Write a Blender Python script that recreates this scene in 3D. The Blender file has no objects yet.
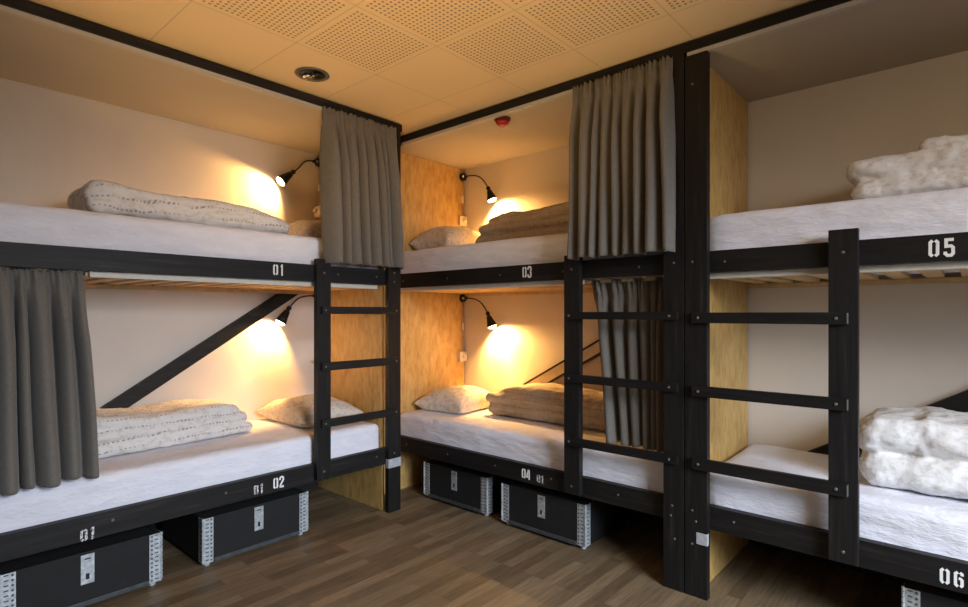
import bpy, bmesh, math, random
from mathutils import Vector, Matrix, noise
random.seed(7)
C = bpy.context.scene.collection
PI = math.pi

# ------------------------------------------------------------------ materials
def new_mat(name):
    m = bpy.data.materials.new(name); m.use_nodes = True
    t = m.node_tree; b = t.nodes['Principled BSDF']
    return m, t, b
def nd(t, kind, **kw):
    n = t.nodes.new('ShaderNode' + kind)
    for k, v in kw.items():
        if k.startswith('_'): setattr(n, k[1:], v)
        else:
            key = int(k[1:]) if k[0] == 'i' and k[1:].isdigit() else k.replace('__', ' ')
            n.inputs[key].default_value = v
    return n
def ramp(t, fac, stops):
    r = t.nodes.new('ShaderNodeValToRGB'); e = r.color_ramp.elements
    while len(e) < len(stops): e.new(0.5)
    for el, (p, c) in zip(e, stops): el.position = p; el.color = (*c, 1) if len(c) == 3 else c
    t.links.new(fac, r.inputs[0]); return r.outputs[0]
def coords(t, scale=(1, 1, 1), rot=(0, 0, 0)):
    tc = t.nodes.new('ShaderNodeTexCoord'); mp = t.nodes.new('ShaderNodeMapping')
    mp.inputs['Scale'].default_value = scale; mp.inputs['Rotation'].default_value = rot
    t.links.new(tc.outputs['Object'], mp.inputs[0]); return mp.outputs[0]
def noise_tex(t, vec, scale, detail=4, rough=.55):
    n = nd(t, 'TexNoise', Scale=scale, Detail=detail, Roughness=rough); t.links.new(vec, n.inputs['Vector']); return n.outputs['Fac']
def bump(t, b, h, strength=.2, dist=.01):
    n = nd(t, 'Bump', Strength=strength, Distance=dist); t.links.new(h, n.inputs['Height']); t.links.new(n.outputs[0], b.inputs['Normal'])
def math_(t, op, a, b=None, c=None):
    n = t.nodes.new('ShaderNodeMath'); n.operation = op
    for i, v in enumerate((a, b, c)):
        if v is None: continue
        if isinstance(v, (int, float)): n.inputs[i].default_value = v
        else: t.links.new(v, n.inputs[i])
    return n.outputs[0]
def mixc(t, fac, a, b):
    n = t.nodes.new('ShaderNodeMix'); n.data_type = 'RGBA'
    for i, v in ((0, fac), (6, a), (7, b)):
        if isinstance(v, (int, float)): n.inputs[i].default_value = v
        elif isinstance(v, tuple): n.inputs[i].default_value = (*v, 1)
        else: t.links.new(v, n.inputs[i])
    return n.outputs[2]
def plain(name, col, rough=.5, metal=0, nscale=30, namt=.15, bmp=0):
    m, t, b = new_mat(name)
    v = coords(t); f = noise_tex(t, v, nscale)
    c = ramp(t, f, [(.25, tuple(x * (1 - namt) for x in col)), (.75, tuple(min(1, x * (1 + namt)) for x in col))])
    t.links.new(c, b.inputs['Base Color'])
    b.inputs['Roughness'].default_value = rough; b.inputs['Metallic'].default_value = metal
    if bmp: bump(t, b, f, bmp, .004)
    return m
def black_wood(name, axis, tone=1.0):
    m, t, b = new_mat(name)
    sc = [26, 26, 26]; sc[axis] = 1.6
    v = coords(t, sc); f = noise_tex(t, v, 1.6, 6, .65)
    sc2 = [9, 9, 9]; sc2[axis] = 3
    v2 = coords(t, sc2); g = noise_tex(t, v2, 1.5, 8, .75)
    c = ramp(t, f, [(.3, (.004 * tone, .0036 * tone, .0034 * tone)), (.58, (.010 * tone, .009 * tone, .0085 * tone)), (.85, (.04 * tone, .035 * tone, .031 * tone))])
    s = ramp(t, g, [(.68, (0, 0, 0)), (.8, (1, 1, 1))])
    t.links.new(mixc(t, math_(t, 'MULTIPLY', s, .35), c, (.12, .105, .09)), b.inputs['Base Color'])
    b.inputs['Roughness'].default_value = .55; b.inputs['Specular IOR Level'].default_value = .3; bump(t, b, f, .3, .004)
    return m
M = {}
M['bwx'] = black_wood('black stained timber grain along x', 0)
M['bwy'] = black_wood('black stained timber grain along y', 1, 1.3)
M['bwz'] = black_wood('black stained timber upright grain', 2, 1.1)
def osb(name):
    m, t, b = new_mat(name)
    v = coords(t, (11, 11, 3.2))
    vo = nd(t, 'TexVoronoi', Scale=3.2, Randomness=1); t.links.new(v, vo.inputs['Vector'])
    f = noise_tex(t, coords(t, (12, 12, 4.5)), 2.6, 6, .6)
    c1 = ramp(t, vo.outputs['Color'], [(.15, (.40, .225, .06)), (.5, (.52, .32, .10)), (.85, (.62, .41, .155))])
    c2 = ramp(t, f, [(.30, (.34, .18, .05)), (.5, (.53, .33, .105)), (.7, (.60, .40, .16))])
    t.links.new(mixc(t, .6, c1, c2), b.inputs['Base Color'])
    b.inputs['Roughness'].default_value = .5; bump(t, b, f, .15, .003)
    return m
M['osb'] = osb('strand board')
M['pine'] = plain('pale pine', (.62, .43, .22), .6, 0, 18, .2)
M['batten'] = plain('pale batten', (.72, .66, .56), .6, 0, 20, .08)
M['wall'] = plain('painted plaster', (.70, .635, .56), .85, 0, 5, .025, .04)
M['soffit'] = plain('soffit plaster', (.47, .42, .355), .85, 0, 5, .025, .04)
def sheet():
    m, t, b = new_mat('white cotton sheet')
    v = coords(t, (2.2, 2.2, 7)); f = noise_tex(t, v, 2.6, 5, .6)
    c = ramp(t, f, [(.3, (.74, .74, .81)), (.7, (.84, .84, .90))])
    t.links.new(c, b.inputs['Base Color']); b.inputs['Roughness'].default_value = .85
    bump(t, b, f, .6, .03); return m
M['sheet'] = sheet()
def curtain_mat():
    m, t, b = new_mat('grey linen')
    v = coords(t, (1, 1, 1)); f = noise_tex(t, coords(t, (220, 220, 40)), 1.0, 3, .6); g = noise_tex(t, coords(t, (40, 40, 260)), 1.0, 3, .6)
    h = math_(t, 'ADD', f, g)
    c = ramp(t, math_(t, 'MULTIPLY', h, .5), [(.3, (.125, .113, .096)), (.7, (.178, .162, .138))])
    t.links.new(c, b.inputs['Base Color']); b.inputs['Roughness'].default_value = .9
    b.inputs['Sheen Weight'].default_value = .15
    bump(t, b, h, .2, .002); return m
M['curtain'] = curtain_mat()
def print_mat(name, base, ink, blot, dash=True, amt=.8, bs=26):
    # white bedding printed with rows of short dashes and soft beige blotches
    m, t, b = new_mat(name)
    tc = t.nodes.new('ShaderNodeTexCoord'); sp = t.nodes.new('ShaderNodeSeparateXYZ'); t.links.new(tc.outputs['Object'], sp.inputs[0])
    x, y, z = sp.outputs
    wob = noise_tex(t, coords(t), 7, 2)
    s = math_(t, 'ADD', math_(t, 'MULTIPLY', y, .62), z)
    s = math_(t, 'ADD', s, math_(t, 'MULTIPLY', wob, .03))
    row = math_(t, 'FRACT', math_(t, 'MULTIPLY', s, 19))
    rowm = math_(t, 'LESS_THAN', row, .16)
    col = math_(t, 'FRACT', math_(t, 'ADD', math_(t, 'MULTIPLY', x, 48), math_(t, 'MULTIPLY', wob, 3)))
    colm = math_(t, 'LESS_THAN', col, .55)
    dm = math_(t, 'MULTIPLY', rowm, colm)
    nb = noise_tex(t, coords(t, (1, 1, 1.5)), bs, 3, .6)
    bm_ = ramp(t, nb, [(.50, (0, 0, 0)), (.60, (1, 1, 1))])
    c = mixc(t, math_(t, 'MULTIPLY', bm_, amt), base, blot)
    if dash: c = mixc(t, math_(t, 'MULTIPLY', math_(t, 'MULTIPLY', dm, .75), ramp(t, noise_tex(t, coords(t), 13, 2), [(.38, (.15, .15, .15)), (.55, (1, 1, 1))])), c, ink)
    t.links.new(c, b.inputs['Base Color']); b.inputs['Roughness'].default_value = .9
    bump(t, b, nb, .3, .01); return m
M['duvet'] = print_mat('dash printed bedding', (.74, .71, .68), (.24, .20, .17), (.56, .49, .41), True, .5)
M['tan'] = print_mat('tan printed bedding', (.50, .42, .32), (.22, .17, .125), (.38, .30, .215), True, .5)
M['leafy'] = print_mat('leaf printed bedding', (.80, .79, .78), (.3, .26, .22), (.60, .55, .49), False, .5, 42)
M['pillow'] = print_mat('printed pillowcase', (.69, .62, .53), (.3, .24, .18), (.42, .33, .23), False, .6, 38)
def floor_mat():
    m, t, b = new_mat('oak parquet strips')
    tc = t.nodes.new('ShaderNodeTexCoord'); sp = t.nodes.new('ShaderNodeSeparateXYZ'); cb = t.nodes.new('ShaderNodeCombineXYZ')
    t.links.new(tc.outputs['Object'], sp.inputs[0]); t.links.new(sp.outputs[1], cb.inputs[0]); t.links.new(sp.outputs[0], cb.inputs[1])
    br = nd(t, 'TexBrick', Scale=1, Color1=(.125, .086, .046, 1), Color2=(.245, .18, .105, 1), Mortar=(.10, .07, .04, 1))
    br.inputs['Mortar Size'].default_value = .0012; br.inputs['Brick Width'].default_value = .46; br.inputs['Row Height'].default_value = .068
    br.inputs['Bias'].default_value = -.1; br.offset = .37; br.offset_frequency = 3
    t.links.new(cb.outputs[0], br.inputs['Vector'])
    g = noise_tex(t, coords(t, (38, 2.6, 1)), 2.2, 6, .65)
    gm = ramp(t, g, [(.3, (.62, .58, .54)), (.7, (1.2, 1.2, 1.2))])
    n = t.nodes.new('ShaderNodeMix'); n.data_type = 'RGBA'; n.blend_type = 'MULTIPLY'; n.inputs[0].default_value = 1
    t.links.new(br.outputs['Color'], n.inputs[6]); t.links.new(gm, n.inputs[7])
    t.links.new(n.outputs[2], b.inputs['Base Color'])
    b.inputs['Roughness'].default_value = .55; bump(t, b, g, .08, .002); return m
M['floor'] = floor_mat()
HC = 2.668
def ceiling_mat():
    # square panels on a .49 m grid, drilled with a field of holes except for the border panels
    m, t, b = new_mat('perforated ceiling panels')
    tc = t.nodes.new('ShaderNodeTexCoord'); sp = t.nodes.new('ShaderNodeSeparateXYZ'); t.links.new(tc.outputs['Object'], sp.inputs[0])
    x0, px, y0, py = -2.462, .4877, 2.360, .4785
    u = math_(t, 'DIVIDE', math_(t, 'SUBTRACT', sp.outputs[0], x0), px)
    v = math_(t, 'DIVIDE', math_(t, 'SUBTRACT', y0, sp.outputs[1]), py)
    fu, fv = math_(t, 'FRACT', u), math_(t, 'FRACT', v)
    iu, iv = math_(t, 'FLOOR', u), math_(t, 'FLOOR', v)
    def edge(a): return math_(t, 'MINIMUM', a, math_(t, 'SUBTRACT', 1, a))
    e = math_(t, 'MINIMUM', edge(fu), edge(fv))
    seam = math_(t, 'LESS_THAN', e, .005)
    inside = math_(t, 'GREATER_THAN', e, .055)
    ok = math_(t, 'MULTIPLY', math_(t, 'GREATER_THAN', u, 0), math_(t, 'GREATER_THAN', v, 0))
    corner = math_(t, 'LESS_THAN', math_(t, 'ADD', iu, iv), .5)
    ok = math_(t, 'MULTIPLY', ok, math_(t, 'SUBTRACT', 1, corner))
    k = 19.98
    def cell(a): return math_(t, 'SUBTRACT', math_(t, 'FRACT', math_(t, 'MULTIPLY', a, k)), .5)
    du, dv = cell(fu), cell(fv)
    r2 = math_(t, 'ADD', math_(t, 'MULTIPLY', du, du), math_(t, 'MULTIPLY', dv, dv))
    dot = math_(t, 'MULTIPLY', math_(t, 'MULTIPLY', math_(t, 'LESS_THAN', r2, .075), inside), ok)
    c = mixc(t, math_(t, 'MULTIPLY', seam, .45), (.76, .60, .38), (.30, .21, .12))
    c = mixc(t, math_(t, 'MULTIPLY', dot, .75), c, (.17, .11, .06))
    t.links.new(c, b.inputs['Base Color']); b.inputs['Roughness'].default_value = .8
    return m
M['ceil'] = ceiling_mat()
M['galv'] = plain('galvanised steel', (.55, .60, .63), .42, .55, 60, .35, .2)
M['slot'] = plain('shadowed hinge slots', (.10, .11, .12), .6, .3, 40, .2)
M['bolt'] = plain('zinc bolt heads', (.16, .155, .15), .45, .5, 60, .1)
M['tape'] = plain('pale metal strap', (.50, .53, .55), .5, .3, 50, .2)
M['crate'] = plain('black crate boards', (.005, .005, .0053), .75, 0, 12, .5, .1)
M['crate_edge'] = plain('crate edge rail', (.05, .055, .06), .5, 0, 30, .3)
M['lampblack'] = plain('black lamp enamel', (.012, .011, .01), .35, .2, 20, .1)
M['chrome'] = plain('chrome', (.7, .68, .65), .2, 1, 20, .03)
M['cord'] = plain('pale flex', (.5, .42, .32), .6, 0, 20, .05)
M['plastic'] = plain('cream plastic', (.75, .66, .52), .45, 0, 20, .03)
M['red'] = plain('red plastic', (.42, .02, .012), .3, 0, 20, .1)
M['darkred'] = plain('dark red base', (.10, .008, .006), .4, 0, 20, .1)
M['pinklens'] = plain('pink lens', (.75, .25, .18), .2, 0, 20, .05)
M['track'] = plain('white aluminium track', (.46, .44, .43), .5, 0, 30, .03)
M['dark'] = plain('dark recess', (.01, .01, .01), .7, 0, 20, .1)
M['brace_pale'] = plain('cream painted timber', (.68, .58, .44), .7, 0, 20, .05)
def number_mat(name, wear):
    m, t, b = new_mat(name)
    f = noise_tex(t, coords(t), 110, 3, .7)
    c = ramp(t, f, [(wear - .08, (.03, .03, .03)), (wear + .06, (.80, .80, .78))])
    t.links.new(c, b.inputs['Base Color']); b.inputs['Roughness'].default_value = .7; return m
M['num'] = number_mat('stencil paint', .30); M['numworn'] = number_mat('worn stencil paint', .50)
def glow():
    m, t, b = new_mat('glowing bulb')
    b.inputs['Emission Color'].default_value = (1, .80, .48, 1); b.inputs['Emission Strength'].default_value = 14
    v = coords(t); f = noise_tex(t, v, 10); c = ramp(t, f, [(0, (1, .9, .7)), (1, (1, .93, .8))]); t.links.new(c, b.inputs['Base Color']); return m
M['bulb'] = glow()

# ------------------------------------------------------------------ mesh helpers
class MB:
    def __init__(s): s.bm = bmesh.new()
    def box(s, x0, x1, y0, y1, z0, z1, mi=0):
        vs = [s.bm.verts.new((x, y, z)) for x in (x0, x1) for y in (y0, y1) for z in (z0, z1)]
        for f in ((0, 1, 3, 2), (4, 6, 7, 5), (0, 4, 5, 1), (2, 3, 7, 6), (0, 2, 6, 4), (1, 5, 7, 3)):
            s.bm.faces.new([vs[i] for i in f]).material_index = mi
        return s
    def prism(s, quad, off, mi=0, mis=None):
        a = [s.bm.verts.new(p) for p in quad]; b = [s.bm.verts.new(Vector(p) + Vector(off)) for p in quad]
        n = len(quad); fs = [s.bm.faces.new(a), s.bm.faces.new(b[::-1])]
        for f in fs: f.material_index = mi
        for i in range(n):
            s.bm.faces.new((a[i], b[i], b[(i + 1) % n], a[(i + 1) % n])).material_index = mi if mis is None else mis
        return s
    def lathe(s, prof, base, axis, n=20, mi=0):
        # prof: list of (radius, distance along axis)
        ax = Vector(axis).normalized(); q = ax.to_track_quat('Z', 'Y'); rings = []
        for r, d in prof:
            if r < 1e-6: rings.append([s.bm.verts.new(Vector(base) + ax * d)])
            else: rings.append([s.bm.verts.new(Vector(base) + q @ Vector((r * math.cos(2 * PI * k / n), r * math.sin(2 * PI * k / n), d))) for k in range(n)])
        for a, b in zip(rings, rings[1:]):
            for k in range(n):
                p = [a[k % len(a)], a[(k + 1) % len(a)], b[(k + 1) % len(b)], b[k % len(b)]]
                p = list(dict.fromkeys(p))
                if len(p) > 2: s.bm.faces.new(p).material_index = mi
        return s
    def disc(s, c, axis, r, h=.006, mi=0, n=12):
        return s.lathe([(0, 0), (r, 0), (r, h * .6), (r * .7, h), (0, h)], c, axis, n, mi)
    def tube(s, pts, r, n=8, mi=0):
        pts = [Vector(p) for p in pts]; rings = []
        for i, p in enumerate(pts):
            d = (pts[min(i + 1, len(pts) - 1)] - pts[max(i - 1, 0)]).normalized(); q = d.to_track_quat('Z', 'Y')
            rings.append([s.bm.verts.new(p + q @ Vector((r * math.cos(2 * PI * k / n), r * math.sin(2 * PI * k / n), 0))) for k in range(n)])
        for a, b in zip(rings, rings[1:]):
            for k in range(n): s.bm.faces.new((a[k], a[(k + 1) % n], b[(k + 1) % n], b[k])).material_index = mi
        s.bm.faces.new(rings[0][::-1]).material_index = mi; s.bm.faces.new(rings[-1]).material_index = mi
        return s
    def build(s, name, mats, parent=None, origin=None, bevel=0, smooth=False, seg=2):
        mats = mats if isinstance(mats, (list, tuple)) else [mats]
        bmesh.ops.recalc_face_normals(s.bm, faces=s.bm.faces)
        o0 = Vector(origin) if origin is not None else (Vector(parent['_w']) if parent is not None and '_w' in parent else Vector((0, 0, 0)))
        bmesh.ops.translate(s.bm, verts=s.bm.verts, vec=-o0)
        me = bpy.data.meshes.new(name); s.bm.to_mesh(me); s.bm.free()
        for m in mats: me.materials.append(m)
        if smooth: me.polygons.foreach_set('use_smooth', [True] * len(me.polygons))
        o = bpy.data.objects.new(name, me); C.objects.link(o)
        if parent is not None:
            o.parent = parent; o['_w'] = list(o0)
        else: o.location = o0
        if bevel:
            bv = o.modifiers.new('edge rounding', 'BEVEL'); bv.width = bevel; bv.segments = seg; bv.limit_method = 'ANGLE'; bv.angle_limit = .7
        return o
def tag(o, label=None, cat=None, group=None, kind=None):
    if label: o['label'] = label
    if cat: o['category'] = cat
    if group: o['group'] = group
    if kind: o['kind'] = kind
    return o
def thing(name, label, cat, loc=(0, 0, 0), group=None, rz=0):
    o = bpy.data.objects.new(name, None); C.objects.link(o); o.location = loc; o.rotation_euler.z = rz
    o.empty_display_size = .1
    o['_w'] = list(loc) if not rz else [0, 0, 0]
    return tag(o, label, cat, group)
def copy_tree(o, parent=None):
    c = o.copy(); C.objects.link(c)
    if parent is not None: c.parent = parent
    for ch in list(o.children): copy_tree(ch, c)
    return c

# ------------------------------------------------------------------ layout constants (metres; camera stands over the origin)
XW, YW = -3.85, 3.48          # left wall, back wall
XP, YP = -2.96, 2.64          # front of the posts
XR, YR = -3.00, 2.68          # front of the rails
ZS = 2.60                     # soffit over the bunks
LR = (.325, .435); UR = (1.548, 1.650)

# ------------------------------------------------------------------ the room
tag(MB().box(XW - .1, 3.0, -3.2, YW + .1, -.1, 0).build('floor', M['floor']), kind='structure')
tag(MB().box(XW - .1, XW, -3.2, YW + .1, 0, 2.8).build('wall_left', M['wall']), kind='structure')
tag(MB().box(XW, 3.0, YW, YW + .1, 0, 2.8).build('wall_back', M['wall']), kind='structure')
tag(MB().box(XW, 3.0, -3.2, YW, HC, HC + .1).build('ceiling', M['ceil']), kind='structure')
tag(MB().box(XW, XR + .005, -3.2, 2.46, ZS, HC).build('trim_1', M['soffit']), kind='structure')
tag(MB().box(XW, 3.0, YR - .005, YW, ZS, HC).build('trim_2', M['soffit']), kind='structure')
tag(MB().box(XW + .0005, XW + .012, -3.2, YW - .013, .0005, .30).build('under_bed_shade_left', M['dark']), kind='structure')  # added dark strip standing in for the shade under the left bunk
tag(MB().box(XW + .0005, 3.0, YW - .012, YW - .0005, .0005, .30).build('under_bed_shade_back', M['dark']), kind='structure')  # added dark strip, the same under-bed shade along the back wall
# black beams fixed along the front of the soffits, and the pale curtain track under them
tag(MB().box(XR + .005, XP, -3.2, 2.49, 2.612, 2.66).build('trim_3', M['bwy'], bevel=.003), kind='structure')
tag(MB().box(-3.2, 3.0, YP, YR - .005, 2.612, 2.66).build('trim_4', M['bwx'], bevel=.003), kind='structure')
t1 = MB().box(XR + .006, XP - .006, -3.2, 2.37, 2.592, 2.6118).build('curtain_track', M['track'])
tag(t1, 'white curtain track under the black beam along the left wall bunk', 'curtain rail')
t2 = MB().box(-3.15, -1.15, YP + .006, YR - .006, 2.592, 2.6118).build('curtain_track', M['track'])
tag(t2, 'white curtain track between the corner post and the pillar, above the red alarm', 'curtain rail')
t3 = MB().box(-1.032, 2.6, YP + .006, YR - .006, 2.592, 2.6118).build('curtain_track', M['track'])
tag(t3, 'white curtain track right of the pillar, above the open upper bunk', 'curtain rail')

# ------------------------------------------------------------------ stencilled numbers
def glyph(ch):
    S = {'0': [[(.20, .93), (.09, .82), (.09, .18), (.20, .07)], [(.32, .93), (.43, .82), (.43, .18), (.32, .07)]],
         '1': [[(.32, 1), (.32, 0)], [(.19, .76), (.28, .84)]],
         '2': [[(.09, .68), (.09, .84), (.17, .93), (.35, .93), (.43, .84), (.43, .66), (.12, .2), (.12, .1)], [(.05, .08), (.48, .08)]],
         '3': [[(.08, .70), (.09, .84), (.17, .93), (.35, .93), (.43, .84), (.43, .62), (.33, .53)], [(.33, .49), (.43, .40), (.43, .16), (.35, .07), (.17, .07), (.09, .16), (.08, .30)]],
         '4': [[(.30, .97), (.09, .38), (.09, .25), (.25, .25)], [(.39, .97), (.39, 0)]],
         '5': [[(.46, .92), (.12, .92), (.12, .56), (.34, .58), (.43, .49), (.43, .17), (.34, .07), (.18, .07), (.08, .17), (.08, .28)]],
         '6': [[(.22, .93), (.10, .82), (.10, .17), (.22, .07)], [(.43, .74), (.43, .84), (.33, .93)], [(.26, .57), (.36, .55), (.43, .47), (.43, .17), (.34, .07)]]}
    return S[ch]
def number(text, pos, udir, h, parent, nrm, mat, w=.165, adv=.60):
    h *= .93
    """flat stencilled digits; pos = lower left corner, udir = reading direction"""
    mb = MB(); u = Vector(udir); n = Vector(nrm); up = Vector((0, 0, 1)); x = 0
    for ch in text:
        for st in glyph(ch):
            P = [Vector((p[0], p[1])) for p in st]; L, R = [], []
            for i, p in enumerate(P):
                d0 = (P[i] - P[i - 1]).normalized() if i else (P[1] - P[0]).normalized()
                d1 = (P[i + 1] - P[i]).normalized() if i < len(P) - 1 else d0
                d = (d0 + d1).normalized(); nn = Vector((-d.y, d.x)); k = w / 2 / max(.5, nn.dot(Vector((-d0.y, d0.x))))
                L.append(p + nn * k); R.append(p - nn * k)
            def W(q): return Vector(pos) + u * ((q.x + x) * h * .92) + up * (q.y * h) + n * .0012
            for i in range(len(P) - 1):
                mb.prism([W(L[i]), W(L[i + 1]), W(R[i + 1]), W(R[i])], n * -.0008)
        x += adv
    return mb.build('painted_number', mat, parent)

# ------------------------------------------------------------------ bunk beds
def left_bunk():
    b = thing('bunk_bed', 'black timber bunk bed along the left wall, rails numbered 01 and 02', 'bunk bed', (XP, 1.3, 0), 'built-in bunk beds')
    y0, y1 = .13, 2.37
    p = MB().box(XR + .001, XP, 2.372, 2.476, 0, 2.608)
    for z in (.40, 1.57, 1.63, .68, 1.03, 1.37): p.disc((XP, 2.42, z), (1, 0, 0), .007, .004, 1)
    p = p.build('post', [M['bwz'], M['bolt']], b, bevel=.004)
    MB().box(XP - .03, XP + .0015, 2.371, 2.4775, .303, .364).build('strap', M['tape'], p, bevel=.001)
    p2 = MB().box(XP - .09, XP, .03, .13, 0, 2.59).build('post', M['bwz'], b, bevel=.004)
    r = MB().box(XR - .04, XR, y0, 2.46, *UR)
    for y in (.25, 2.0, 2.30): r.disc((XR, y, 1.60), (1, 0, 0), .007, .004, 1)
    r = r.build('side_rail', [M['bwy'], M['bolt']], b, bevel=.004)
    tag(number('01', (XR, 1.567, 1.572), (0, 1, 0), .070, r, (1, 0, 0), M['num']), 'white stencilled number 01')
    r = MB().box(XR - .04, XR, y0, 2.46, *LR)
    for y in (.35, .78, 1.3, 2.3): r.disc((XR, y, .39), (1, 0, 0), .007, .004, 1)
    r = r.build('side_rail', [M['bwy'], M['bolt']], b, bevel=.004)
    tag(number('02', (XR, 1.568, .345), (0, 1, 0), .070, r, (1, 0, 0), M['num']), 'white stencilled number 02')
    tag(number('01', (XR, 1.455, .340), (0, 1, 0), .058, r, (1, 0, 0), M['numworn'], .19), 'worn small stencilled number')
    tag(number('01', (XR, .655, .325), (0, 1, 0), .060, r, (1, 0, 0), M['numworn'], .19), 'worn stencilled number')
    MB().box(XR - .07, XR - .041, .70, 2.34, 1.520, 1.5475).build('batten', M['batten'], b, bevel=.002)
    MB().box(XW + .005, XW + .035, y0, 2.34, 1.500, 1.524).build('batten', M['pine'], b)
    for i in range(17):
        y = .17 + i * .13
        MB().box(XW + .006, XR - .072, y, y + .07, 1.5255, 1.544).build('slat', M['pine'], b, bevel=.002)
    for i in range(9):
        y = .2 + i * .25
        MB().box(XW + .006, XR - .042, y, y + .09, .328, .347).build('slat', M['pine'], b)
    MB().box(XW + .013, XR - .042, 2.378, 2.398, 0, 2.598).build('end_panel', M['osb'], b)
    # long diagonal brace flat against the wall
    sl = (1.532 - .785) / (2.241 - 1.067); ys, ye = .28, 2.27
    q = [(XW + .002, ys, .785 + (ys - 1.067) * sl), (XW + .002, ye, .785 + (ye - 1.067) * sl), (XW + .002, ye - .155, .785 + (ye - 1.067) * sl), (XW + .002, ys, .785 + (ys + .155 - 1.067) * sl)]
    ztop = 1.499
    q[1] = (XW + .002, 1.067 + (ztop - .785) / sl, ztop); q[2] = (XW + .002, q[1][1] - .155, ztop)
    MB().prism(q, (.05, 0, 0)).build('wall_brace', M['bwy'], b, bevel=.003)
    lad = bpy.data.objects.new('ladder', None); C.objects.link(lad); lad.parent = b; lad['_w'] = b['_w']
    s = MB().box(XR + .001, XP, 1.828, 1.922, .345, 1.685)
    for z in (.39, 1.60): s.disc((XP, 1.875, z), (1, 0, 0), .008, .004, 1)
    s.build('side_post', [M['bwz'], M['bolt']], lad, bevel=.004)
    for za, zb in ((1.350, 1.396), (1.005, 1.055), (.660, .707)):
        g = MB().box(XP + .001, XP + .023, 1.85, 2.44, za, zb)
        for y in (1.872, 2.42): g.disc((XP + .023, y, (za + zb) / 2), (1, 0, 0), .007, .004, 1)
        g.build('rung', [M['bwy'], M['bolt']], lad, bevel=.003)
    return b
def back_bunk(x0, x1, name_label, nums, pillar, lad_x, rung_x, rungs, panels, group, loc):
    """bunk with its long side along the back wall; x0..x1 = clear length between end panels"""
    b = thing('bunk_bed', name_label, 'bunk bed', loc, group)
    p = MB().box(pillar[0], pillar[1], YP, YR - .001, 0, 2.611 if x0 < -2 else 2.591)
    for z in (.41, .36, .25, 1.34, 1.60, 2.45): p.disc(((pillar[0] + pillar[1]) / 2 + random.uniform(-.02, .02), YP, z), (0, -1, 0), .006, .003, 1)
    p = p.build('post', [M['bwz'], M['bolt']], b, bevel=.004)
    return b, p
def rails(b, x0, x1, up, low, upn, lown, worn=None):
    r = MB().box(x0, x1, YR, YR + .04, *UR)
    for x in [x0 + .12 + k * .47 for k in range(5) if x0 + .12 + k * .47 < x1]: r.disc((x, YR, 1.595), (0, -1, 0), .006, .003, 1)
    r = r.build('side_rail', [M['bwx'], M['bolt']], b, bevel=.004)
    tag(number(up, upn, (1, 0, 0), .074, r, (0, -1, 0), M['num'], adv=.70 if x0 > -2 else .6), 'white stencilled number ' + up)
    r = MB().box(x0, x1, YR, YR + .04, *LR)
    for x in [x0 + .16 + k * .43 for k in range(5) if x0 + .16 + k * .43 < x1]: r.disc((x, YR, .385), (0, -1, 0), .006, .003, 1)
    r = r.build('side_rail', [M['bwx'], M['bolt']], b, bevel=.004)
    tag(number(low, lown, (1, 0, 0), .066, r, (0, -1, 0), M['num'], adv=.70 if x0 > -2 else .6), 'white stencilled number ' + low)
    if worn: tag(number('01', worn, (1, 0, 0), .052, r, (0, -1, 0), M['numworn'], .2), 'worn small stencilled number')
    MB().box(x0, -1.66 if x0 < -2 else x1, YR + .041, YR + .07, 1.520, 1.5475).build('batten', M['batten'], b, bevel=.002)
    MB().box(x0, x1, YW - .035, YW - .005, 1.500, 1.524).build('batten', M['pine'], b)
    x = x0 + .04
    while x < x1 - .08:
        MB().box(x, x + .07, YR + .072, YW - .006, 1.5255, 1.544).build('slat', M['pine'], b, bevel=.002); x += .13
    x = x0 + .05
    while x < x1 - .1:
        MB().box(x, x + .09, YR + .042, YW - .006, .328, .347).build('slat', M['pine'], b); x += .25
def ladder(b, post, rung, zs):
    lad = bpy.data.objects.new('ladder', None); C.objects.link(lad); lad.parent = b; lad['_w'] = b['_w']
    s = MB().box(post[0], post[1], YP, YR - .001, .340, post[2])
    for z in (.385, 1.60): s.disc(((post[0] + post[1]) / 2, YP, z), (0, -1, 0), .007, .003, 1)
    s.build('side_post', [M['bwz'], M['bolt']], lad, bevel=.004)
    for za, zb in zs:
        g = MB().box(rung[0], rung[1], YP - .023, YP - .001, za, zb)
        for x in (rung[0] + .03, rung[1] - .04): g.disc((x, YP - .023, (za + zb) / 2), (0, -1, 0), .007, .004, 1)
        g.box(rung[1] - .004, rung[1] + .0005, YP - .0245, YP - .002, za + .004, zb - .004, 1) if rung[1] > -.5 else None
        g.build('rung', [M['bwx'], M['bolt']], lad, bevel=.003)
def brace_line(x, z0, x0, s): return z0 + (x - x0) * s

bl = left_bunk()
bm_, pm = back_bunk(-3.3, -1.1, 'black timber bunk bed in the middle, rails numbered 03 and 04', None, (-1.148, -1.0445), None, None, None, None, 'built-in bunk beds', (-2.2, YP, 0))
rails(bm_, -3.296, -1.087, '03', '04', (-2.058, YR, 1.570), (-2.062, YR, .348), (-1.948, YR, .344))
ladder(bm_, (-1.731, -1.632, 1.680), (-1.715, -1.070), ((1.321, 1.361), (.970, 1.014), (.618, .662)))
MB().box(-3.32, -3.30, 2.40, YW - .013, 0, 2.598).build('end_panel', M['osb'], bm_)
MB().box(-1.085, -1.065, YR + .004, YW - .013, 0, 2.598).build('end_panel', M['osb'], bm_)
s = .55
q = [(-3.0, YW - .004, .771 - .17), (-1.30, YW - .004, .771 + 1.4 * s), (-1.30, YW - .004, .771 + 1.4 * s - .11), (-3.0, YW - .004, .771 - .17 - .11)]
q[1] = (-2.70 + (1.498 - .771) / s, YW - .004, 1.498); q[2] = (q[1][0] + .2, YW - .004, 1.498)
wb = MB().prism(q, (0, -.03, 0), 0, 1)
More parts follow.
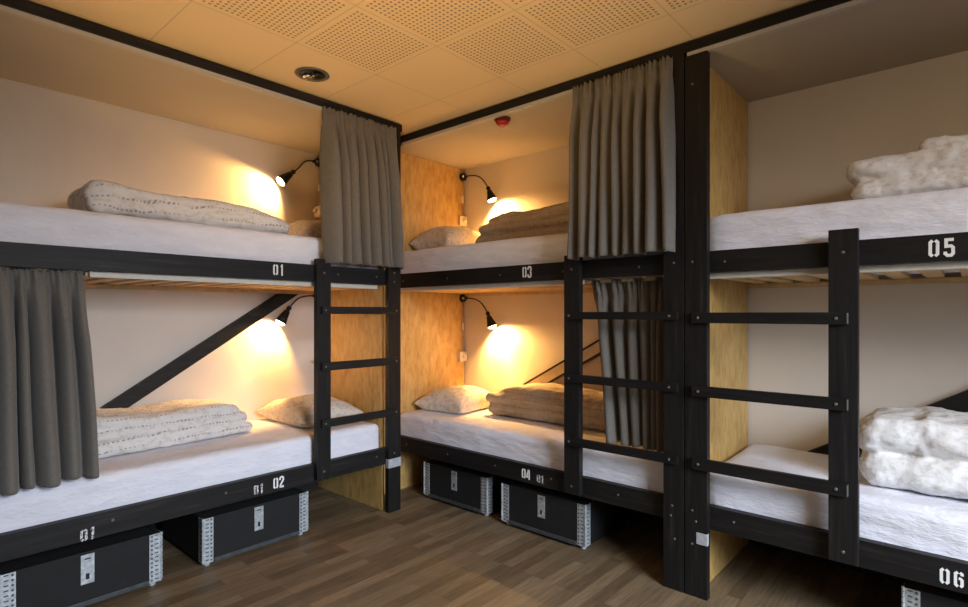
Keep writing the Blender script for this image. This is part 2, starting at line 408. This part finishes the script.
for a, c in ((0, 1), (3, 2)):
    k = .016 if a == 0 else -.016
    wb.prism([(q[a][0], YW - .0345, q[a][2] + .001), (q[c][0], YW - .0345, q[c][2] + .001), (q[c][0] + k * 1.6, YW - .0345, q[c][2]), (q[a][0], YW - .0345, q[a][2] - k)], (0, -.003, 0), 1)  # black edges and strips paint in the shadow gap along the brace
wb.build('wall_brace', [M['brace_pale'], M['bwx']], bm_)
br, pr = back_bunk(-.99, 1.4, 'black timber bunk bed nearest the camera, rails numbered 05 and 06', None, (-1.0395, -.935), None, None, None, None, 'built-in bunk beds', (.2, YP, 0))
rails(br, -.988, 1.45, '05', '06', (-.125, YR, 1.563), (-.092, YR, .342))
ladder(br, (-.444, -.342, 1.694), (-1.0, -.374), ((1.307, 1.357), (.960, 1.010), (.614, .668)))
MB().box(-1.01, -.99, YR + .004, YW - .013, 0, 2.598).build('end_panel', M['osb'], br)
MB().box(1.45, 1.55, YP, YP + .1, 0, 2.59).build('post', M['bwz'], br, bevel=.004)
MB().box(-.985, -.9335, YP - .0015, YP + .02, .256, .311).build('strap', M['tape'], pr, bevel=.001)
s = .60; zt = lambda x: .993 + (x + .015) * s
q = [(-.75, YW - .004, zt(-.75)), (-.015 + (1.498 - .993) / s, YW - .004, 1.498), (.15 + (1.498 - .993) / s, YW - .004, 1.498), (-.75, YW - .004, zt(-.75) - .10)]
MB().prism(q, (0, -.05, 0)).build('wall_brace', M['bwx'], br, bevel=.003)

# ------------------------------------------------------------------ soft things
def finish(mb_obj, name, mats, loc, rz=0):
    o = mb_obj; dg = bpy.context.evaluated_depsgraph_get(); me = bpy.data.meshes.new_from_object(o.evaluated_get(dg))
    me.name = name; bpy.data.objects.remove(o)
    me.materials.clear()
    for m in mats: me.materials.append(m)
    me.polygons.foreach_set('use_smooth', [True] * len(me.polygons))
    n = bpy.data.objects.new(name, me); C.objects.link(n); n.location = loc; n.rotation_euler.z = rz
    return n
def pill(bm, x0, x1, y0, y1, z0, z1, r=None, nx=22, ny=12, fn=None):
    """a slab with rounded edges; fn(x, y) lifts it"""
    h = Vector(((x1 - x0) / 2, (y1 - y0) / 2, (z1 - z0) / 2)); c = Vector(((x0 + x1) / 2, (y0 + y1) / 2, (z0 + z1) / 2))
    r = min(h) if r is None else r
    b2 = bmesh.new(); bmesh.ops.create_cube(b2, size=2); bmesh.ops.subdivide_edges(b2, edges=b2.edges, cuts=15, use_grid_fill=True)
    mp = {}
    for v in b2.verts:
        # cluster the grid lines near the edges so the rounding stays smooth
        p = Vector([math.sin(v.co[k] * PI / 2) if abs(v.co[k]) < .999 else v.co[k] for k in range(3)])
        p = Vector((p.x * h.x, p.y * h.y, p.z * h.z))
        cl = Vector([max(-(h[k] - r), min(h[k] - r, p[k])) for k in range(3)])
        d = p - cl
        if d.length > 1e-9: p = cl + d.normalized() * r
        p += c
        if fn: p.z += fn(p.x, p.y)
        mp[v] = bm.verts.new(p)
    for f in b2.faces: bm.faces.new([mp[v] for v in f.verts])
    b2.free()
def mattress(name_label, x0, x1, y0, y1, z0, z1, seed):
    bm = bmesh.new(); pill(bm, x0, x1, y0, y1, z0, z1, .045)
    bmesh.ops.subdivide_edges(bm, edges=bm.edges, cuts=1, use_grid_fill=True)
    for v in bm.verts:
        p = v.co * 3; top = v.co.z > (z0 + z1) / 2
        d = noise.noise(Vector((p.x + seed, p.y, p.z * 2))) * .006 + noise.noise(Vector((p.x * 3 + seed, p.y * 3, p.z * 4))) * .003
        if top: v.co.z += d
        # soft ripples in the sheet where it is tucked in at the sides
        k = noise.noise(Vector((v.co.x * 9 + seed, v.co.y * 9, v.co.z * 2.5))) * .004
        if abs(v.co.y - y0) < .03 and y1 - y0 < x1 - x0: v.co.y += max(-.002, k)
        if abs(v.co.x - x1) < .03 and y1 - y0 > x1 - x0: v.co.x += min(.002, k)
    c = Vector(((x0 + x1) / 2, (y0 + y1) / 2, z0)); bmesh.ops.translate(bm, verts=bm.verts, vec=-c)
    me = bpy.data.meshes.new('mattress'); bm.to_mesh(me); bm.free(); me.materials.append(M['sheet'])
    me.polygons.foreach_set('use_smooth', [True] * len(me.polygons))
    o = bpy.data.objects.new('mattress', me); C.objects.link(o); o.location = c
    return tag(o, name_label, 'mattress', 'mattresses in white fitted sheets')
UM, LM = (1.5455, 1.83), (.3485, .60)
mattress('mattress in a bluish white sheet on upper left bunk 01', XW + .01, XR - .044, .15, 2.375, *UM, 1)
mattress('mattress in a white sheet on lower left bunk 02', XW + .01, XR - .044, .15, 2.375, *LM, 2)
mattress('mattress in a white sheet on upper middle bunk 03', -3.295, -1.092, YR + .044, YW - .014, *UM, 3)
mattress('mattress in a white sheet on lower middle bunk 04', -3.295, -1.092, YR + .044, YW - .014, *LM, 4)
mattress('mattress in a white sheet on upper bunk 05 at the right', -.975, 1.43, YR + .044, YW - .01, *UM, 5)
mattress('mattress in a white sheet on lower bunk 06 at the right', -.975, 1.43, YR + .044, YW - .01, *LM, 6)

def duvet(label, layers, loc, rz, mat, seed, vox=.0095, fine=.009):
    """folded duvet: stacked puffy layers fused into one skin; layers in local x (length), y (depth), z"""
    bm = bmesh.new()
    for k, (x0, x1, y0, y1, z0, z1, fn) in enumerate(layers): pill(bm, x0, x1, y0, y1, z0, z1, None, fn=fn)
    for v in bm.verts:
        p = v.co
        a = noise.noise(Vector((p.x * 4 + seed, p.y * 4, p.z * 9))) ; b = noise.noise(Vector((p.x * 11 + seed, p.y * 11, p.z * 16)))
        lift = min(1, max(0, p.z / .05))
        v.co.z += (a * .016 + b * .008) * lift; v.co.y += a * .012 + b * .006; v.co.x += b * .01
        v.co.z = max(v.co.z, 0)
    me = bpy.data.meshes.new('tmp'); bm.to_mesh(me); bm.free()
    o = bpy.data.objects.new('tmp', me); C.objects.link(o)
    rm = o.modifiers.new('r', 'REMESH'); rm.mode = 'VOXEL'; rm.voxel_size = vox
    sm = o.modifiers.new('s', 'SMOOTH'); sm.factor = .5; sm.iterations = 2
    tx = bpy.data.textures.new('puff', 'CLOUDS'); tx.noise_scale = .055; tx.noise_depth = 2
    dp = o.modifiers.new('d', 'DISPLACE'); dp.texture = tx; dp.strength = fine * 2; dp.mid_level = .5
    d = finish(o, 'folded_duvet', [mat], loc, rz)
    me = d.data; lo = min(v.co.z for v in me.vertices)
    for v in me.vertices: v.co.z = max(0, v.co.z) if v.co.z < .02 else v.co.z
    return tag(d, label, 'duvet', 'folded duvets on the bunks')
def pillow(label, loc, rz, sx, sy, h, mat, seed, tilt=(0, 0)):
    bm = bmesh.new(); n = 26; top = {}; bot = {}
    for i in range(n + 1):
        for j in range(n + 1):
            u, v = -1 + 2 * i / n, -1 + 2 * j / n
            pin = 1 - .10 * (1 - u * u) * abs(v) ** 2; pin2 = 1 - .10 * (1 - v * v) * abs(u) ** 2
            x, y = u * pin2 * sx / 2, v * pin * sy / 2
            e = max(0, (1 - abs(u) ** 2.6) * (1 - abs(v) ** 2.6)) ** .55
            w = noise.noise(Vector((x * 9 + seed, y * 9, 0))) * .012 * e + noise.noise(Vector((x * 40 + seed, y * 8, 3))) * .011 * min(1, 3 * e)
            zt = h * (.32 + .68 * e) + w; zb = max(0, h * .32 * (1 - min(1, 2.2 * e)))
            if i in (0, n) or j in (0, n): zt = zb = h * .32
            top[i, j] = bm.verts.new((x, y, zt)); bot[i, j] = top[i, j] if zt == zb else bm.verts.new((x, y, zb))
    for i in range(n):
        for j in range(n):
            for d, fl in ((top, 1), (bot, 0)):
                q = list(dict.fromkeys([d[i, j], d[i + 1, j], d[i + 1, j + 1], d[i, j + 1]]))
                if len(q) > 2:
                    try: bm.faces.new(q if fl else q[::-1])
                    except ValueError: pass
    me = bpy.data.meshes.new('pillow'); bm.to_mesh(me); bm.free(); me.materials.append(mat)
    me.polygons.foreach_set('use_smooth', [True] * len(me.polygons))
    o = bpy.data.objects.new('pillow', me); C.objects.link(o); o.location = loc; o.rotation_euler = (tilt[0], tilt[1], rz)
    s2 = o.modifiers.new('smooth', 'SUBSURF'); s2.levels = 1; s2.render_levels = 1
    return tag(o, label, 'pillow', 'pillows at the lamp end of the bunks')
ZL, ZU = LM[1] + .005, UM[1] + .005
# left bunk: local x runs along +Y (towards the corner), local y towards the wall
hz = PI / 2
duvet('long flat folded duvet with dashed print on upper left bunk 01', [
    (0, 1.04, 0, .45, 0, .078, lambda x, y: .006 * math.sin(x * 7)), (.02, 1.0, -.005, .45, .074, .15, lambda x, y: -.05 * max(0, (x - .6) / .4) + .012 * math.sin(x * 9 + 1)),
    (-.01, .20, .0, .44, .03, .17, None)], (-3.13, .72, ZU), hz, M['duvet'], 11)
duvet('thick folded duvet with dashed print beside the curtain on lower bunk 02', [
    (.0, 1.08, 0, .44, 0, .072, None), (.0, 1.04, .0, .44, .068, .140, lambda x, y: .007 * math.sin(x * 6)), (-.02, 1.0, .015, .44, .136, .205, lambda x, y: -.03 * max(0, (x - .7) / .3) + .012 * math.sin(x * 8))],
    (-3.30, .58, ZL), hz + .09, M['duvet'], 23)
pillow('pillow on lower left bunk 02 behind the ladder', (-3.50, 2.10, ZL + .004), 0, .64, .50, .16, M['pillow'], 3)
pillow('pillow half hidden by the curtain on upper left bunk 01', (-3.52, 2.12, ZU), 0, .58, .42, .17, M['pillow'], 5)
duvet('folded duvet under the wall lamp on upper middle bunk 03', [
    (0, 1.15, 0, .44, 0, .085, None), (.03, 1.15, .0, .45, .080, .160, lambda x, y: .008 * math.sin(x * 6)), (.10, 1.15, .02, .45, .152, .235, lambda x, y: -.045 * max(0, 1 - (x - .1) / .22) + .015 * math.sin(x * 9))],
    (-2.74, 2.97, ZU), 0, M['tan'], 31)
duvet('tan folded duvet beside the lamp lit pillow on lower middle bunk 04', [
    (0, 1.10, 0, .37, 0, .10, None), (-.04, 1.10, .01, .37, .094, .165, lambda x, y: .008 * math.sin(x * 7)), (.06, 1.06, .04, .37, .15, .22, lambda x, y: -.03 * max(0, 1 - (x - .1) / .3) + .015 * math.sin(x * 6))],
    (-2.70, 3.08, ZL), 0, M['tan'], 41)
pillow('pillow lit by the lamp on lower middle bunk 04', (-3.05, 3.14, ZL), hz + .12, .56, .47, .17, M['pillow'], 9)
pillow('pillow at the panel end of upper middle bunk 03', (-3.07, 3.10, ZU), hz, .56, .43, .2, M['pillow'], 13)
duvet('white leaf patterned folded duvet on upper bunk 05', [
    (.02, 1.1, 0, .5, 0, .10, None), (0, .34, .01, .5, .095, .19, lambda x, y: .01 * math.sin(x * 20)), (.27, 1.1, .01, .5, .098, .185, lambda x, y: .008 * math.sin(x * 9)), (.26, 1.1, .03, .5, .18, .242, lambda x, y: .010 * math.sin(x * 9))],
    (-.42, 2.86, ZU), 0, M['leafy'], 53, .010, .010)
duvet('white leaf patterned puffy folded duvet on lower bunk 06', [
    (0, .27, .0, .52, 0, .135, None), (.15, 1.0, -.01, .52, 0, .14, None), (-.01, .29, .02, .52, .126, .28, lambda x, y: .02 * math.sin(x * 12)), (.17, 1.0, .015, .52, .128, .30, lambda x, y: .012 * math.sin(x * 10))],
    (-.375, 2.86, ZL), .05, M['leafy'], 61, .010, .010)

# ------------------------------------------------------------------ curtains
def curtain(label, a, b, z0, z1, a2, b2, folds, amp, nrm, seed, head=.09, sag=None):
    """hanging gathered cloth from a to b (top corners, xy) to a2..b2 at the hem; nrm = outward direction"""
    rnd = random.Random(seed); nu, nv = folds * 14, 44
    ph = [rnd.uniform(-.6, .6) for _ in range(folds + 2)]; am = [rnd.uniform(.55, 1.25) for _ in range(folds + 2)]
    n = Vector((nrm[0], nrm[1], 0))
    wd = [rnd.uniform(.55, 1.6) for _ in range(folds)]; tot = sum(wd); edges = [0]
    for q in wd: edges.append(edges[-1] + q / tot)
    def prof(s, t):
        s2 = min(1, max(0, s + .025 * noise.noise(Vector((s * 5, t * 1.3, seed * 1.7))) * min(1, t * 4)))
        i = 0
        while i < folds - 1 and s2 > edges[i + 1]: i += 1
        f = min(1, (s2 - edges[i]) / (edges[i + 1] - edges[i])); k = i + f
        A = (am[i] * (1 - f) + am[i + 1] * f) * (1 + .25 * ph[i] * math.sin(t * 3 + i))
        ridge = abs(math.sin(PI * f))
        return A, 2 * ridge ** 1.15 - 1, k, f
    def pt(s, t):                                   # s along, t from 0 (top) to 1 (hem)
        z = z1 + (z0 - z1) * t; d = (z1 - z); A, w, k, f = prof(s, t)
        top = Vector((a[0], a[1], 0)).lerp(Vector((b[0], b[1], 0)), s); bot = Vector((a2[0], a2[1], 0)).lerp(Vector((b2[0], b2[1], 0)), s)
        p = top.lerp(bot, t ** .8)
        pinch = math.exp(-((d - head) / .03) ** 2); g = min(1, d / .30)
        fine = math.sin(6 * PI * k + 4 * noise.noise(Vector((k * .8, seed, 0)))) * .010 * max(0, 1 - d / (head * 2.6)) * (1 - .45 * pinch)
        low = .25 * noise.noise(Vector((s * folds * .8, seed, t * 2)))
        off = amp * (A * w * (.2 + .8 * g) * (1 - .35 * pinch) + low * g) + fine
        along = (b2[0] - a2[0], b2[1] - a2[1]); L = math.hypot(*along)
        sh = -amp * .12 * math.sin(2 * PI * f) * g * A
        p += n * off + Vector((along[0] / L, along[1] / L, 0)) * sh
        z += .005 * math.sin(2 * PI * k * .5 + seed) * t + (.005 * math.sin(6 * PI * k) if t < .02 else 0)
        return Vector((p.x, p.y, z))
    rows = nv + 10; tt = [head / (z1 - z0) * j / 10 for j in range(10)] + [head / (z1 - z0) + (1 - head / (z1 - z0)) * j / nv for j in range(nv + 1)]
    mb = MB(); g = [[mb.bm.verts.new(pt(i / nu, t)) for i in range(nu + 1)] for t in tt]
    for j in range(len(tt) - 1):
        for i in range(nu): mb.bm.faces.new((g[j][i], g[j][i + 1], g[j + 1][i + 1], g[j + 1][i]))
    c = mb.build('curtain', M['curtain'], None, origin=((a[0] + b[0]) / 2, (a[1] + b[1]) / 2, z0), smooth=True)
    so = c.modifiers.new('cloth thickness', 'SOLIDIFY'); so.thickness = .003
    return tag(c, label, 'curtain', 'grey linen bunk curtains')
curtain('grey linen curtain hanging in front of lower left bunk 02', (-3.04, .20), (-3.04, .68), .608, 1.541, (-3.035, .20), (-3.035, .74), 7, .072, (1, 0), 3)
curtain('grey linen curtain on the track over upper left bunk 01', (-2.951, 1.865), (-2.940, 2.43), 1.662, 2.610, (-2.925, 1.885), (-2.922, 2.47), 8, .064, (1, 0), 5)
curtain('grey linen curtain hanging over upper middle bunk 03 beside the pillar', (-1.668, 2.628), (-1.10, 2.62), 1.652, 2.609, (-1.68, 2.60), (-1.072, 2.59), 9, .052, (0, -1), 8)
curtain('grey linen curtain behind the ladder of lower middle bunk 04', (-1.64, 2.775), (-1.19, 2.765), .64, 1.540, (-1.53, 2.77), (-1.20, 2.765), 6, .046, (0, -1), 11)

# ------------------------------------------------------------------ wall lamps and sockets
def bez(p0, p1, p2, p3, n=14):
    r = []
    for i in range(n + 1):
        t = i / n; r.append(p0 * (1 - t) ** 3 + p1 * 3 * t * (1 - t) ** 2 + p2 * 3 * t * t * (1 - t) + p3 * t ** 3)
    return r
def wall_lamp(label, mount, out, wall, st, op, cord_len, aim, power=62.0, cone=134, blend=.4):
    """mount on the panel; st = shade top (out, down), op = shade mouth (out, down); wall = direction to the wall"""
    m = Vector(mount); o_, w_ = Vector((*out, 0)), Vector((*wall, 0)); dn = Vector((0, 0, -1))
    l = thing('wall_lamp', label, 'lamp', mount, 'black gooseneck reading lamps')
    MB().lathe([(0, 0), (.035, 0), (.035, .014), (.03, .028), (.014, .036), (0, .038)], m, o_, 22).lathe([(0, .034), (.011, .034), (.011, .06), (0, .062)], m, o_, 14).build('wall_mount', M['lampblack'], l, smooth=False, bevel=.001)
    MB().disc(m + o_ * .03 - w_ * .018, o_ - w_ * .5, .010, .008).build('switch_knob', M['chrome'], l)
    S = m + o_ * st[0] + dn * st[1] - w_ * .035; E = m + o_ * op[0] + dn * op[1] - w_ * .03
    ax = (E - S).normalized()
    MB().tube(bez(m + o_ * .055, m + o_ * (st[0] * .62), S - ax * .10 - o_ * .015, S - ax * .02), .0055, 8).build('gooseneck', M['lampblack'], l, smooth=True)
    L = (E - S).length
    MB().lathe([(0, -.03), (.012, -.03), (.017, -.022), (.017, -.006), (.012, 0), (.012, .004), (.021, .010), (.026, .035), (.034, L * .62), (.043, L), (.0415, L), (.032, L * .6), (.02, .02), (0, .018)], S, ax, 24).build('lamp_shade', M['lampblack'], l, smooth=True)
    MB().lathe([(0, .025), (.016, .03), (.020, L * .45), (.032, L * .82), (.036, L * .93), (.03, L * 1.03), (.016, L * 1.09), (0, L * 1.11)], S, ax, 20).build('bulb', M['bulb'], l, smooth=True)
    c0 = m + o_ * .006 + dn * .03
    pts = [c0 + dn * (cord_len * k / 12) + w_ * (.006 * math.sin(k * .9)) for k in range(13)]
    MB().tube(pts, .0035, 6).build('cord', M['cord'], l, smooth=True)
    sw = pts[6]; MB().box(sw.x - .010, sw.x + .010, sw.y - .010, sw.y + .010, sw.z - .03, sw.z + .03).build('cord_switch', M['plastic'], l, bevel=.004)
    li = bpy.data.lights.new('lamp beam', 'SPOT'); li.energy = power; li.color = (1, .52, .15); li.spot_size = math.radians(cone); li.spot_blend = blend; li.shadow_soft_size = .02
    lo = bpy.data.objects.new('lamp_beam', li); C.objects.link(lo); lo.parent = l
    lo.location = E + ax * .012 - m
    lo.rotation_euler = (-(ax + w_ * aim)).to_track_quat('Z', 'Y').to_euler()
    return l
wall_lamp('lit black gooseneck lamp on the panel of upper left bunk 01', (-3.813, 2.376, 2.53), (0, -1), (-1, 0), (.255, .135), (.345, .215), .33, .6)
wall_lamp('lit black gooseneck lamp on the panel of lower left bunk 02', (-3.813, 2.376, 1.49), (0, -1), (-1, 0), (.285, .110), (.345, .205), .43, .6)
wall_lamp('lit black gooseneck lamp on the panel of upper middle bunk 03', (-3.298, 3.443, 2.53), (1, 0), (0, 1), (.335, .165), (.370, .255), .33, .4, 80, 148, .6)
wall_lamp('lit black gooseneck lamp on the panel of lower middle bunk 04', (-3.298, 3.443, 1.485), (1, 0), (0, 1), (.330, .145), (.370, .240), .43, .4, 98, 150, .6)
def socket(label, c, out, sideways):
    s = thing('wall_socket', label, 'socket', c, 'cream wall sockets'); c = Vector(c); o = Vector((*out, 0)); w = Vector((*sideways, 0)); z = Vector((0, 0, 1))
    def slab(mb, hw, hh, d0, d1, mi=0):
        q = [c + w * a * hw + z * b * hh + o * d0 for a, b in ((-1, -1), (1, -1), (1, 1), (-1, 1))]; mb.prism(q, o * (d1 - d0), mi); return mb
    slab(MB(), .041, .041, 0, .03).build('socket_box', M['plastic'], s, bevel=.004)
    mb = MB().lathe([(0, .0335), (.018, .0335), (.021, .0305), (.021, .03), (0, .03)], c, o, 16).build('socket_face', M['plastic'], s)
    p = MB().lathe([(0, .034), (.015, .034), (.015, .055), (.008, .064), (0, .064)], c, o, 14).build('plug', M['plastic'], s)
socket('cream socket below the lamp on upper left bunk 01', (-3.80, 2.376, 2.145), (0, -1), (1, 0))
socket('cream socket below the lamp on lower left bunk 02', (-3.80, 2.376, .99), (0, -1), (1, 0))
socket('cream socket below the lamp on upper middle bunk 03', (-3.298, 3.43, 2.15), (1, 0), (0, 1))
socket('cream socket below the lamp on lower middle bunk 04', (-3.298, 3.43, .985), (1, 0), (0, 1))

# ------------------------------------------------------------------ storage crates under the lower rails
def crate(label):
    """local: front face at y = 0 looking to -y, x = -.3..+.3"""
    t = thing('storage_crate', label, 'crate', (0, 0, 0), 'black storage crates under the bunks'); t['_w'] = [0, 0, 0]
    W, D, H0, H = .305, .60, .02, .262
    b = MB()
    b.box(-W, W, 0, .02, H0, H).box(-W, W, D - .02, D, H0, H).box(-W, -W + .02, .02, D - .02, H0, H).box(W - .02, W, .02, D - .02, H0, H)
    b.box(-W + .02, W - .02, .02, D - .02, H0, H0 + .012)
    b.build('crate_body', M['crate'], t, bevel=.002)
    MB().box(-W + .055, W - .055, -.012, -.0005, H0, H0 + .022).build('bottom_rail', M['crate_edge'], t, bevel=.002)
    MB().box(-W + .021, W - .021, .021, D - .021, H - .016, H - .004).build('lid', M['dark'], t)
    for sx in (-1, 1):
        h = MB(); a, c = sx * (W + .002), sx * (W - .052)
        h.box(min(a, c), max(a, c), -.0035, -.0005, H0 + .002, H - .002)
        h.box(min(a - sx * .0015, a + sx * .001), max(a - sx * .0015, a + sx * .001), 0, .052, H0 + .002, H - .002)
        for k in range(11):                         # knuckles and screw rows
            z = H0 + .012 + k * .0215
            h.lathe([(0, 0), (.006, 0), (.006, .017), (0, .017)], (a, -.003, z), (0, 0, 1), 8)
            xa, xb = sorted((sx * (W - .012), sx * (W - .028)))
            h.box(xa, xb, -.0039, -.0034, z + .003, z + .009, 1)
            h.disc((sx * (W - .041), -.0035, z + .003), (0, -1, 0), .005, .003, 1)
            xa, xb = sorted((a + sx * .0009, a + sx * .0014))
            h.box(xa, xb, .016, .036, z + .003, z + .009, 1)
        h.build('corner_hinge', [M['galv'], M['slot']], t)
    l = MB().box(-.026, .026, -.004, -.0005, H - .145, H - .012)
    l.box(-.007, .007, -.0045, -.0039, H - .125, H - .098, 1).box(-.012, .012, -.0046, -.0039, H - .034, H - .028, 1)
    l.build('latch_plate', [M['galv'], M['dark']], t, bevel=.0006)
    for sx in (-1, 1):
        MB().lathe([(0, 0), (.016, 0), (.016, .018), (0, .018)], (sx * (W - .03), .03, .001), (0, 0, 1), 12).build('foot', M['galv'], t)
        MB().lathe([(0, 0), (.016, 0), (.016, .018), (0, .018)], (sx * (W - .03), D - .04, .001), (0, 0, 1), 12).build('foot', M['galv'], t)
    return t
c0 = crate('black galvanised crate under bunk 02 below the curtain, cut by the left edge')
spots = [(-3.035, .690, hz, None), (-3.055, 1.51, hz, 'black crate with galvanised corners under bunk 02 near the ladder'),
         (-2.715, 2.755, 0, 'black crate with galvanised corners under bunk 04 nearest the corner post'),
         (-1.955, 2.735, 0, 'black crate with galvanised corners under the ladder of bunk 04'),
         (.10, 2.76, 0, 'black crate under bunk 06, only its top corner in view')]
for x, y, rz, lb in spots:
    c = c0 if lb is None else copy_tree(c0)
    if lb: c['label'] = lb
    c.location = (x, y, 0); c.rotation_euler.z = rz

# ------------------------------------------------------------------ ceiling fittings
d = thing('downlight', 'round recessed chrome downlight in the ceiling', 'light', (-2.714, 1.645, HC))
P0 = (-2.714, 1.645, HC)
MB().lathe([(.088, 0), (.092, .004), (.086, .008), (.074, .006), (.070, .001), (.070, 0)], P0, (0, 0, -1), 32).build('trim_ring', M['bolt'], d, smooth=True)
MB().lathe([(0, .0012), (.07, .0012), (.07, .0025), (0, .0025)], P0, (0, 0, -1), 28).build('reflector', M['lampblack'], d)
for k in range(2):
    MB().lathe([(0, 0), (.024, 0), (.027, .012), (.022, .016), (0, .012)], (P0[0] + (-.028 if k else .028), P0[1] + (-.012 if k else .012), HC - .0026), (0, 0, -1), 16).build('lamp_tube', M['chrome'] if k else M['lampblack'], d, smooth=True)
A0 = (-2.25, 2.722, ZS)
d = thing('fire_alarm', 'small red fire alarm beacon under the soffit over bunk 03', 'alarm', A0)
MB().lathe([(0, 0), (.052, 0), (.052, .014), (.043, .02), (0, .02)], A0, (0, 0, -1), 28).build('alarm_base', M['darkred'], d)
MB().lathe([(0, .02), (.043, .02), (.040, .034), (.027, .044), (0, .045)], A0, (0, 0, -1), 28).build('alarm_body', M['red'], d, smooth=True)
MB().lathe([(0, .043), (.018, .043), (.015, .052), (0, .055)], A0, (0, 0, -1), 18).build('alarm_lens', M['pinklens'], d, smooth=True)

# ------------------------------------------------------------------ light
def area(name, loc, target, sx, sy, power, col, spread=180):
    l = bpy.data.lights.new(name, 'AREA'); l.shape = 'RECTANGLE'; l.size = sx; l.size_y = sy; l.energy = power; l.color = col; l.spread = math.radians(spread)
    o = bpy.data.objects.new(name, l); C.objects.link(o); o.location = loc
    o.rotation_euler = (Vector(loc) - Vector(target)).to_track_quat('Z', 'Y').to_euler(); return o
area('window_daylight', (2.4, 1.0, 2.0), (-1.6, 1.72, -.75), 1.7, 1.4, 66, (.74, .85, 1.0), 84)
pl = bpy.data.lights.new('upper_right_fill', 'POINT'); pl.energy = 22; pl.color = (1, .72, .42); pl.shadow_soft_size = .15  # added warm fill for the dim upper right wall, no lamp fixture
po = bpy.data.objects.new('upper_right_fill', pl); C.objects.link(po); po.location = (1.1, 1.1, 2.3)
pl = bpy.data.lights.new('ceiling_fill', 'SPOT'); pl.energy = 76; pl.color = (1, .62, .25); pl.shadow_soft_size = .12; pl.spot_size = math.radians(98); pl.spot_blend = .7  # added upward fill that warms the ceiling, no fixture stands here
po = bpy.data.objects.new('ceiling_fill', pl); C.objects.link(po); po.location = (-1.5, .95, .85)
po.rotation_euler = (Vector(po.location) - Vector((-2.0, 1.5, 2.7))).to_track_quat('Z', 'Y').to_euler()
w = bpy.data.worlds.new('room ambience'); bpy.context.scene.world = w; w.use_nodes = True
bg = w.node_tree.nodes['Background']; bg.inputs[0].default_value = (1.0, .93, .86, 1); bg.inputs[1].default_value = .09

# ------------------------------------------------------------------ camera
cam = bpy.data.cameras.new('camera'); co = bpy.data.objects.new('camera', cam); C.objects.link(co)
co.location = (0, 0, 1.35); co.rotation_euler = (PI / 2, 0, math.radians(41.5))
cam.sensor_width = 36; cam.lens = 552 / 968 * 36; cam.shift_y = 10.5 / 968; cam.clip_start = .02
bpy.context.scene.camera = co
vs = bpy.context.scene.view_settings
vs.view_transform = 'Standard'
vs.exposure = 0.35
for o in list(bpy.data.objects):
    if '_w' in o: del o['_w']
